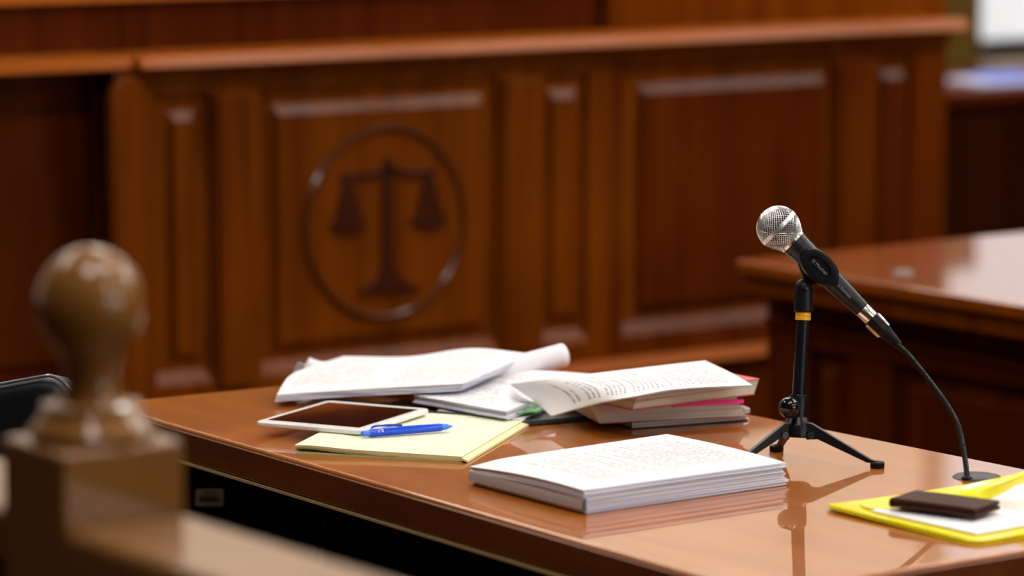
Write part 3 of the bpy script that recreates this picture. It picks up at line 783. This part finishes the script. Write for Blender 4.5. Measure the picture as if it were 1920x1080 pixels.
# curled page: rolled tube whose far end shows as a round outline
ra = P(866, 716, .775); rb = P(1056, 665, .798)
axd = (rb-ra).normalized(); u1 = Vector((0, 0, 1)); u1 = (u1-axd*u1.dot(axd)).normalized(); u2 = axd.cross(u1)
if u2.dot(FW) < 0: u2 = -u2        # u2 points away from the camera
gr_ = []
for j in range(14):
    t = j/13; r = 0.0165-0.0005*t; rowp = []
    c_ = ra.lerp(rb, t)
    for i in range(30):
        an = math.radians(-95+ 330*i/29)
        rr = r*(1-0.10*i/29)
        rowp.append(c_ - u2*math.cos(an)*rr*1.0 + u1*math.sin(an)*rr)
    gr_.append(rowp)
ro = MB().grid(gr_).build('curled_page', M['paper'], D2)
sm = ro.modifiers.new('solid', 'SOLIDIFY'); sm.thickness = 0.0009

# left-hand open document
D1 = thing('open_document', 'open white bundle showing two printed pages, at the left end of the papers', 'document', P(700, 710, TZ+0.01))
c1 = [[P(519, 740, .765), P(640, 732, .773), P(760, 725, .782), P(868, 719, .789)],
      [P(545, 703, .776), P(672, 698, .784), P(795, 697, .789), P(925, 694, .797)],
      [P(600, 682, .777), P(700, 676, .787), P(840, 674, .793), P(965, 675, .799)],
      [P(644, 668, .778), P(770, 668, .786), P(884, 653, .803), P(994, 663, .797)]]
g1 = surf(c1, 28, 18)
g1[0][0] = g1[0][0]
MB().slab(g1, 0.0006).build('top_sheet', M['print_open'], D1)
lay = MB()
for k in range(4):
    lay.slab(off(g1, -0.0013-0.0022*k, random.uniform(-0.003, 0.001), random.uniform(-0.001, 0.003), wob=0.0004), 0.0017 if k < 3 else 0.001)
lay.build('pages', M['paper_layers'], D1)
cr2 = [[P(550, 704, .760), P(590, 705, .762), P(640, 700, .765)], [P(553, 690, .770), P(585, 688, .768), P(630, 684, .768)], [P(560, 679, .780), P(580, 684, .774), P(620, 676, .774)]]
MB().slab(surf(cr2, 14, 10), 0.001).build('crumpled_page', M['paper'], D1)
cr3 = [[P(565, 700, .766), P(600, 698, .768), P(640, 694, .770)], [P(574, 682, .778), P(600, 686, .776), P(640, 684, .774)], [P(580, 670, .786), P(604, 678, .779), P(640, 676, .776)]]
MB().slab(surf(cr3, 14, 10), 0.001).build('crumpled_page', M['paper'], D1)

# ------------------------------------------------------------------ books
def book(name, label, fl_, fr_, zb, t, depth, m_cover, m_pages, cover_t=0.0012, slant=0.0, cover_out=0.002, grp=None, cat='book'):
    """fl_, fr_: front bottom corners"""
    u = (fr_-fl_); wd = u.length; u.normalize(); v = Vector((-u.y, u.x, 0))
    T = thing(name, label, cat, Vector((fl_.x, fl_.y, zb))+u*wd/2+v*depth/2, grp)
    def q(s, d_, z): 
        o = fl_+u*s+v*d_; return Vector((o.x, o.y, zb+z))
    MB().prism([q(0, 0, cover_t), q(wd, 0, cover_t), q(wd, depth, cover_t), q(0, depth, cover_t)], Vector((0, 0, t-2*cover_t))-u*slant).build('page_block', m_pages, T, bevel=0.0006)
    e = cover_out
    for z, sl in ((0, 0), (t-cover_t, -slant)):
        MB().prism([q(-e+sl, -e, z), q(wd+e+sl, -e, z), q(wd+e+sl, depth+e, z), q(-e+sl, depth+e, z)], (0, 0, cover_t)).build('cover', m_cover, T, bevel=0.0003)
    MB().prism([q(-e-slant, depth+e, 0), q(wd+e, depth+e, 0), q(wd+e, depth+e, t), q(-e-slant, depth+e, t)], v*0.0012).build('spine', m_cover, T)
    return T, q, wd
nb, q, wd = book('notebook', 'thin dark notebook with cream pages at the bottom of the book pile', P(1185, 805, TZ), P(1400, 789, TZ), TZ+0.0008, 0.0085, 0.11, M['dark_cover'], M['cream'], 0.0009)
rbp = [q(wd-0.004, 0.0, 0.004), q(wd-0.003, -0.010, 0.0035), q(wd-0.008, -0.020, 0.0006), q(wd-0.020, -0.030, 0.0006), ]
sp = smooth_pts(rbp, 14)
MB().slab([[p for p in sp], [p+Vector((0.003, 0.003, 0.0002)) for p in sp]], 0.0004).build('ribbon', M['paper'], nb)
b2, q, wd = book('law_book', 'thick cream-paged book marked by a pink sticky strip', P(1124, 795, TZ+0.0095), P(1398, 781, TZ+0.0095), TZ+0.0097, 0.0255, 0.145, M['red'], M['cream'], 0.0008, slant=0.012, cover_out=0.0)
s0_, s1_ = 0.50*wd, wd-0.004
MB().prism([q(s0_, -0.004, 0.0175), q(s1_, -0.004, 0.0175), q(s1_, 0.004, 0.0175), q(s0_, 0.004, 0.0175)], (0, 0, 0.0045)).build('pink_sticky_strip', M['pink'], b2)
MB().prism([q(wd-0.001, 0.004, 0.0025), q(wd+0.009, 0.006, 0.0025), q(wd+0.009, 0.03, 0.0025), q(wd-0.001, 0.03, 0.0025)], (0, 0, 0.007)).build('cloth_bookmark', M['cover_grey'], b2, bevel=0.002)
b1, q, wd = book('law_book', 'red-covered cream-paged book directly under the draped sheets', P(1186, 770, TZ+0.0360), P(1414, 740, TZ+0.0360), TZ+0.0360, 0.0195, 0.130, M['red'], M['cream'], 0.0010, slant=-0.008, cover_out=0.001)
# curled pale page corner at the right end
fp = [[q(wd-0.01, 0.01, 0.006), q(wd+0.006, 0.012, 0.009), q(wd+0.012, 0.014, 0.014)], [q(wd-0.01, 0.05, 0.006), q(wd+0.004, 0.05, 0.009), q(wd+0.008, 0.05, 0.013)]]
MB().slab(surf(fp, 8, 6), 0.0008).build('bent_page', mat('pale pink page', (0.78, 0.62, 0.6), 0.6), b1)

# ------------------------------------------------------------------ draped printed sheets
D3 = thing('printed_document', 'thin printed sheets draped over the pile of books', 'document', P(1180, 720, .79))
c3 = [[P(1034, 779, .766), P(1113, 757, .789), P(1182, 743, .8085), P(1262, 730, .8105), P(1336, 725, .8115), P(1411, 722, .812)],
      [P(995, 745, .778), P(1095, 728, .804), P(1172, 718, .8125), P(1245, 711, .812), P(1310, 706, .8125), P(1375, 701, .813)],
      [P(957, 720, .788), P(1040, 709, .807), P(1110, 700, .813), P(1180, 692, .8135), P(1250, 684, .813), P(1322, 676, .814)]]
g3 = surf(c3, 30, 20)
def rest_on(g, q, wd, depth, top, pad_=0.002, passes=5):
    fl0 = q(0, 0, 0); uu = (q(1, 0, 0)-fl0); vv = (q(0, 1, 0)-fl0)
    def inside(p):
        d = p-fl0; s_, t_ = d.dot(uu), d.dot(vv); return -pad_ < s_ < wd+pad_ and -pad_ < t_ < depth+pad_
    for n_ in range(passes):
        for row in g:
            for p in row:
                if inside(p) and p.z < top: p.z = top
        if n_ < passes-1:
            zz = [[p.z for p in row] for row in g]
            for j in range(len(g)):
                for i in range(1, len(g[0])-1):
                    g[j][i].z = (zz[j][i-1]+2*zz[j][i]+zz[j][i+1])/4
rest_on(g3, q, wd, 0.130, TZ+0.0360+0.0195+0.0022)
gT = [[g3[j][i] for j in range(20)] for i in range(30)]
MB().slab(gT, 0.0006).build('top_sheet', M['print_drape'], D3)
MB().slab(off(g3, -0.0012, 0.0005, 0.0008), 0.0007).build('under_sheet', M['paper'], D3)
c4 = [[P(1008, 757, .7725), P(975, 742, .783), P(957, 720, .7875)], [P(968, 757, .7725), P(952, 742, .7795), P(957, 720, .7875)], [P(925, 758, .7740), P(938, 737, .7820), P(957, 720, .7880)]]
MB().slab(surf(c4, 14, 10), 0.0006).build('folded_corner', M['paper'], D3)

# ------------------------------------------------------------------ yellow folder, paper, wallet
ya = P(1545, 957, TZ); fx0, fx1 = ya.x, ya.x+0.315; fy1 = P(1560, 952, TZ).y+0.0; fy0 = P(1850, 1021, TZ).y
yf = thing('plastic_folder', 'glossy yellow plastic folder with a raised flap', 'folder', (fx0+0.15, (fy0+fy1)/2, TZ))
def fsheet(z, x0, x1, y0, y1, r=0.012, lift=0.0, droop=None, n=6):
    out = []
    for cxx, cyy, a0 in ((x1-r, y1-r, 0), (x0+r, y1-r, 90), (x0+r, y0+r, 180), (x1-r, y0+r, 270)):
        for k in range(n):
            a_ = math.radians(a0+90*k/(n-1)); out.append(Vector((cxx+r*math.cos(a_), cyy+r*math.sin(a_), z)))
    return out
def wavy(x0, x1, y0, y1, zf, ni=20, nj=16):
    return [[Vector((x0+(x1-x0)*i/(ni-1), y0+(y1-y0)*j/(nj-1), zf(i/(ni-1), j/(nj-1)))) for i in range(ni)] for j in range(nj)]
def roundc(g, x0, x1, y0, y1, r=0.012):
    for row in g:
        for p in row:
            for cxx, cyy, sx, sy in ((x0+r, y0+r, -1, -1), (x0+r, y1-r, -1, 1)):
                dx, dy = (p.x-cxx)*sx, (p.y-cyy)*sy
                if dx > 0 and dy > 0:
                    m_ = max(dx, dy); l = math.hypot(dx, dy)
                    k = m_/l if l > 0 else 1
                    p.x = cxx+sx*dx*k; p.y = cyy+sy*dy*k
    return g
g = roundc(wavy(fx0, fx1, fy0, fy1, lambda u, v: TZ+0.0014+0.003*math.exp(-u/0.10)*v, 40, 30), fx0, fx1, fy0, fy1, 0.018)
MB().slab(g, 0.0009).build('lower_cover', M['yellow_plastic'], yf)
g = roundc(wavy(fx0+0.003, fx1, fy0+0.0015, fy1, lambda u, v: TZ+0.0032+0.0030*math.exp(-u/0.10)*v+0.0012*(1-v), 40, 30), fx0+0.003, fx1, fy0+0.0015, fy1, 0.016)
MB().slab(g, 0.0008).build('inner_cover', M['yellow_plastic'], yf)
cf = [[P(1640, 953, .7575), P(1720, 955, .7590), P(1800, 950, .7600), P(1862, 932, .7630), P(1915, 905, .778), P(1990, 872, .800)],
      [P(1620, 950, .7570), P(1700, 942, .7600), P(1780, 932, .7660), P(1850, 915, .7750), P(1915, 893, .788), P(1990, 862, .806)],
      [P(1610, 944, .7560), P(1680, 936, .7600), P(1765, 920, .7690), P(1845, 902, .7790), P(1920, 884, .792), P(1995, 853, .810)]]
MB().slab(surf(cf, 30, 10), 0.0008).build('raised_flap', M['yellow_plastic'], yf)
M['print_pale'] = printed('faintly printed page', rows=40, strength=0.28, margin=(0.12, 0.9, 0.1, 0.9))
pg0 = P(1632, 957, .7568); pg1 = P(1832, 1001, .7568)
e_ = (pg1-pg0); eyy = Vector((-e_.y, e_.x, 0)).normalized()
gpp = quad(pg0, pg1, pg1+eyy*0.26, pg0+eyy*0.26, 20, 16)
shp = MB().slab([[p+Vector((0, 0, 0.0004)) for p in r] for r in gpp], 0.0016).build('printed_sheets', M['print_pale'])
tag(shp, 'white printed sheets lying inside the yellow folder', 'paper')
# wallet
wz = 0.7615
wa, wb_, wc = P(1666, 951, wz), P(1829, 972, wz), P(1868, 957, wz)
e1_ = wb_-wa; e2_ = Vector((-e1_.y, e1_.x, 0)).normalized()*0.058
wl = thing('wallet', 'dark brown folded leather wallet on top of the yellow folder', 'wallet', (wa+wc)/2)
def wleaf(z0, t, sh, ins):
    gg = quad(wa+e1_*ins, wb_+e1_*sh, wb_+e1_*sh+e2_, wa+e1_*ins+e2_, 16, 10)
    return [[Vector((p.x, p.y, z0+t+0.0012*math.sin(math.pi*i/15)*0.6)) for i, p in enumerate(r)] for r in gg]
MB().slab(wleaf(wz, 0.0045, 0.0, 0.0), 0.0043).build('back_leaf', M['leather'], wl, bevel=0.0015, seg=3)
MB().slab(wleaf(wz+0.0052, 0.0050, -0.006, 0.004), 0.0046).build('front_leaf', M['leather'], wl, bevel=0.0018, seg=3)
fo = MB(); cpts = [wa+e2_*(k/7) for k in range(8)]
gg = []
for k in range(8):
    r_ = []
    for q_ in range(9):
        an = math.radians(90+180*q_/8); r_.append(cpts[k]+e1_.normalized()*(0.0055+0.0055*math.cos(an))+Vector((0, 0, 0.0054+0.0052*math.sin(an))))
    gg.append(r_)
fw_ = MB().grid(gg).build('fold', M['leather'], wl)
sm = fw_.modifiers.new('s', 'SOLIDIFY'); sm.thickness = 0.0012
stt = MB()
for k in range(34):
    t0 = 0.06+0.86*k/34; p0 = wa.lerp(wb_, t0)+e2_*0.05; p1 = wa.lerp(wb_, t0+0.016)+e2_*0.05
    stt.tube([Vector((p0.x, p0.y, wz+0.0108)), Vector((p1.x, p1.y, wz+0.0108))], 0.0005, 6)
stt.build('stitching', M['stitch'], wl)

# ------------------------------------------------------------------ microphone stand
sc0 = P(1494, 866, TZ); SD = (sc0-CAM).dot(FW)
def zs_(y): return PD(1494, y, SD).z
stand = thing('microphone_stand', 'black tabletop tripod stand holding the microphone', 'microphone stand', sc0)
hubp = Vector((sc0.x, sc0.y, 0))
polet = PD(1505.5, 598, SD); poleb = PD(1494.5, 800, SD)
axp = (polet-poleb).normalized(); PLn = (polet-poleb).length
K = SD/FPX   # metres per pixel at the stand
MB().lathe([(-0.0125, 0.0165), (-0.011, 0.0178), (0.001, 0.0178), (0.003, 0.0170), (0.0115, 0.0115), (0.0125, 0.0108)], poleb, axp, 40).build('hub', M['black_metal'], stand)
MB().lathe([(0.011, 0.0108), (0.0115, 0.0112), (0.036, 0.0112), (0.038, 0.0104)], poleb, axp, 40).build('collar', M['black_metal'], stand)
MB().lathe([(0.02, 0.0079), (PLn-0.002, 0.0076)], poleb, axp, 32).build('pole', M['black_metal'], stand)
MB().lathe([(0, 0.0088), (0.0004, 0.0092), (0.0038, 0.0092), (0.0046, 0.0085), (0.0054, 0.0092), (0.0092, 0.0092), (0.0096, 0.0088)], polet-axp*0.0015, axp, 32).build('locking_ring', M['ring_yellow'], stand)
# knob on the left front of the collar
kn = PD(1479, 764, SD-0.022); kd = (-FW*0.75-RT*0.55).normalized(); kd.z = 0.12; kd.normalize()
kb = MB().lathe([(-0.012, 0.006), (-0.008, 0.0095), (-0.0025, 0.0122), (0.0, 0.0125), (0.004, 0.0119), (0.0075, 0.0095), (0.0100, 0.0058), (0.011, 0.001)], kn, kd, 40).build('knob', M['gloss_black'], stand)
kr = MB()
for k in range(36):
    an = 2*math.pi*k/36; a_ = kd.orthogonal().normalized(); b__ = kd.cross(a_); c_ = a_*math.cos(an)+b__*math.sin(an)
    kr.tube([kn+c_*0.0122-kd*0.003, kn+c_*0.0124+kd*0.0005], 0.0005, 6)
kr.build('knurling', M['black_plastic'], kb)
feet = [P(1645, 877, TZ), P(1376, 876, TZ), P(1456, 846, TZ)]
for f in feet:
    d_ = Vector((f.x-sc0.x, f.y-sc0.y, 0)); ln = d_.length; d_.normalize(); n_ = Vector((-d_.y, d_.x, 0))
    zt_ = poleb.z-0.0060
    def lp(s, z): return Vector((sc0.x, sc0.y, 0))+d_*s+Vector((0, 0, z))
    # side outline of the leg: deep at the hub, thin at the foot
    prof = [lp(0.010, zt_+0.0125), lp(0.018, zt_+0.0125), lp(ln-0.008, TZ+0.0098), lp(ln, TZ+0.0080),
            lp(ln, TZ+0.005), lp(ln-0.012, TZ+0.0055), lp(0.026, zt_-0.0060), lp(0.012, zt_-0.0075)]
    lo = MB().prism([p-n_*0.0036 for p in prof], n_*0.0072).build('leg', M['black_metal'], stand, bevel=0.0012)
    MB().lathe([(0.0001, 0.0080), (0.0008, 0.0084), (0.0062, 0.0084), (0.0072, 0.0076)], Vector((f.x, f.y, TZ)), (0, 0, 1), 28).build('rubber_foot', M['rubber'], lo)
    MB().lathe([(-0.0058, 0.0042), (-0.0052, 0.0046), (0.0052, 0.0046), (0.0058, 0.0042)], lp(0.0185, zt_-0.001), n_, 20).build('pivot_screw', M['gloss_black'], lo)
# clamp joint above the pole
jb = polet+axp*0.0085; jt = PD(1507, 540, SD)
axj = (jt-jb).normalized()
MB().lathe([(0, 0.0108), (0.001, 0.0116), (0.024, 0.0108), (0.030, 0.0102), (0.034, 0.0090), (0.0375, 0.0060), (0.039, 0.001)], jb, axj, 36).build('swivel_joint', M['black_plastic'], stand)
scp = PD(1508.5, 544, SD-0.0105)
MB().lathe([(-0.002, 0.0036), (0.0008, 0.0036), (0.0010, 0.0030), (0.0002, 0.0020), (0.0002, 0.0005)], scp, -FW, 24).build('hinge_screw', M['gloss_black'], stand)

# ------------------------------------------------------------------ microphone
bc = PD(1459.5, 427, SD); tail = PD(1613, 577, SD)
ma = (tail-bc).normalized(); mu = (-FW-ma*(-FW).dot(ma)).normalized(); mv = ma.cross(mu)
mic = thing('microphone', 'silver-headed black microphone held in the clip of the tabletop stand', 'microphone', bc)
RB = 0.0256
def headr(s):
    if s < 0: return math.sqrt(max(RB*RB-s*s, 0))
    return RB + (0.0168-RB)*(s/0.0225)**1.7
MB().lathe([(s, max(headr(s)-0.0012, 0.0003)) for s in [-RB+0.0012+0.0016*k for k in range(0, 31)] if s < 0.0222], bc, ma, 48).build('grille_foam', M['foam'], mic)
# woven wire: a diamond net of round wires over the head
NW = 40; wr = MB()
arc = [(-RB+0.0002, 0)]
prof = []
for k in range(0, 40):
    th_ = math.pi/2*k/39; prof.append((-RB*math.cos(th_), RB*math.sin(th_)))
for k in range(1, 26):
    s = 0.0222*k/25; prof.append((s, headr(s)))
# wires follow loxodromes: angle advances as the log of the radius, clipped near the pole
def loxo(sign, phase):
    pts = []; ang = phase; pr_ = None
    for s, r in prof:
        if r < 0.0022: pr_ = (s, r); continue
        if pr_: ang += sign*math.hypot(s-pr_[0], r-pr_[1])/max(r, 0.006)*1.0
        pr_ = (s, r)
        k_ = r+0.00022*sign
        pts.append(bc+ma*s+(mu*math.cos(ang)+mv*math.sin(ang))*k_)
    return pts
for k in range(NW):
    for sg in (-1, 1): wr.tube(loxo(sg, 2*math.pi*k/NW), 0.00042, 5)
wr.build('grille', M['wire'], mic)
MB().lathe([(-0.0022, RB-0.0004), (-0.0022, RB+0.0009), (0.0026, RB+0.0010), (0.0026, RB-0.0006)], bc, ma, 64).build('grille_band', M['steel'], mic)
MB().lathe([(0.0212, 0.0168), (0.0212, 0.0174), (0.0248, 0.0170), (0.0252, 0.0160)], bc, ma, 64).build('collar_ring', M['nickel'], mic)
MB().lathe([(0.0245, 0.0160), (0.0250, 0.0164), (0.0318, 0.0160), (0.0320, 0.0156), (0.0323, 0.0159), (0.060, 0.0146), (0.095, 0.0126), (0.128, 0.0106), (0.1375, 0.0101), (0.1382, 0.0095)], bc, ma, 56).build('handle', M['mic_body'], mic)
MB().lathe([(0.1375, 0.0090), (0.1385, 0.0095), (0.1530, 0.0095), (0.1535, 0.0088)], bc, ma, 40).build('socket_end', M['nickel'], mic)
vdir = (mu*0.93-mv*0.36).normalized()
lettering('S Femida', 0.0058, bc+ma*0.1075+mu*0.0128, ma, -mv if mv.dot(UP) < 0 else mv, M['ink_grey'], mic)
for s, o in ((0.1255, -0.002), (0.131, -0.004)):
    MB().lathe([(0, 0.0006), (0.0002, 0.0006)], bc+ma*s+mu*0.0112+UP*0.001, mu, 10).build('pin_hole', M['void'], mic)

# clip: oval cradle round the handle with a lug down to the joint
cc_ = bc+ma*0.0665+mu*0.010; upm = mv if mv.dot(UP) > 0 else -mv
cl = MB(); ell = []
gl = []
for lev, (sx, hgt) in enumerate(((1.0, -0.020), (1.03, -0.004), (1.0, 0.0045), (0.93, 0.0072), (0.80, 0.0080), (0.60, 0.0080), (0.565, 0.0066), (0.54, 0.0058), (0.02, 0.0058))):
    row = []
    for k in range(48):
        an = 2*math.pi*k/48
        e_1 = 0.0275*sx if lev < 5 else 0.0275*sx
        e_2 = 0.0172*sx if lev < 5 else 0.0172*(sx-0.06 if sx > 0.1 else sx)
        row.append(cc_+ma*(e_1*math.cos(an))+upm*(e_2*math.sin(an)-0.0005)+mu*hgt)
    row.append(row[0]); gl.append(row)
clip = cl.grid(gl).build('microphone_clip', M['black_plastic'], stand)
lug = MB(); lb = PD(1507, 546, SD)
pl = [PD(1494, 490, SD), PD(1506, 522, SD), PD(1497, 545, SD), PD(1507, 553, SD), PD(1517, 545, SD), PD(1523, 535, SD), PD(1546, 535, SD), PD(1552, 525, SD), PD(1530, 480, SD)]
lug.prism([p-FW*0.007 for p in pl], FW*0.014).build('clip_lug', M['black_plastic'], stand, bevel=0.002)
lettering('IS Mechan', 0.0058, cc_+mu*0.0063-upm*0.0003, ma, upm, M['ink_grey'], clip)

# ------------------------------------------------------------------ cable with plug
cab = thing('microphone_cable', 'black cable curving from the microphone down into the table', 'cable', PD(1790, 800, SD))
MB().lathe([(0.1532, 0.0092), (0.1540, 0.0100), (0.1600, 0.0102), (0.1745, 0.0098), (0.1760, 0.0090)], bc, ma, 8, ref=mu).build('plug_shell', M['black_plastic'], cab, bevel=0.0006)
sh_ = MB()
for sgn in (-1, 1):
    c0 = bc+upm*sgn*0.0072
    sh_.lathe([(0.1545, 0.0030), (0.1560, 0.0042), (0.1735, 0.0040), (0.1755, 0.0028)], c0, ma, 16)
sh_.build('plug_trim', M['nickel'], cab)
bt = [(0.1755, 0.0088), (0.177, 0.0088)]
for k in range(6):
    s = 0.178+0.0032*k; r = 0.0084-0.0005*k; bt += [(s, r), (s+0.0018, r), (s+0.0022, r-0.0009), (s+0.0030, r-0.0009)]
bt += [(0.1985, 0.0052), (0.200, 0.0044)]
MB().lathe(bt, bc, ma, 28).build('strain_relief', M['rubber'], cab)
GD = (P(1813, 897, TZ)-CAM).dot(FW)
cpx = [(1668, 632), (1680, 644), (1700, 662), (1724, 690), (1754, 729), (1780, 766), (1797, 800), (1806, 840), (1811, 872), (1813.5, 898)]
cp = []
for k, (x, y) in enumerate(cpx):
    t = max(0, (y-640)/258); cp.append(PD(x, y, SD+(GD-SD)*t))
sp = smooth_pts(cp, 60); sp.append(sp[-1]-Vector((0, 0, 0.004)))
MB().tube(sp, 0.0032, 14).build('cord', M['rubber'], cab)
# pale print running along the cable, as short dashes
pr_ = MB(); random.seed(2)
for k in range(10, 54):
    if random.random() < 0.35: continue
    t0 = k/60; a_ = sp[k]; b_ = sp[k].lerp(sp[k+1], 0.6); t_ = (b_-a_).normalized()
    nn = (-FW*0.9+RT*0.5+UP*0.1); nn = (nn-t_*nn.dot(t_)).normalized()
    pr_.tube([a_+nn*0.00312, b_+nn*0.00312], 0.00030, 5)
pr_.build('cord_print', M['ink_grey'], cab)
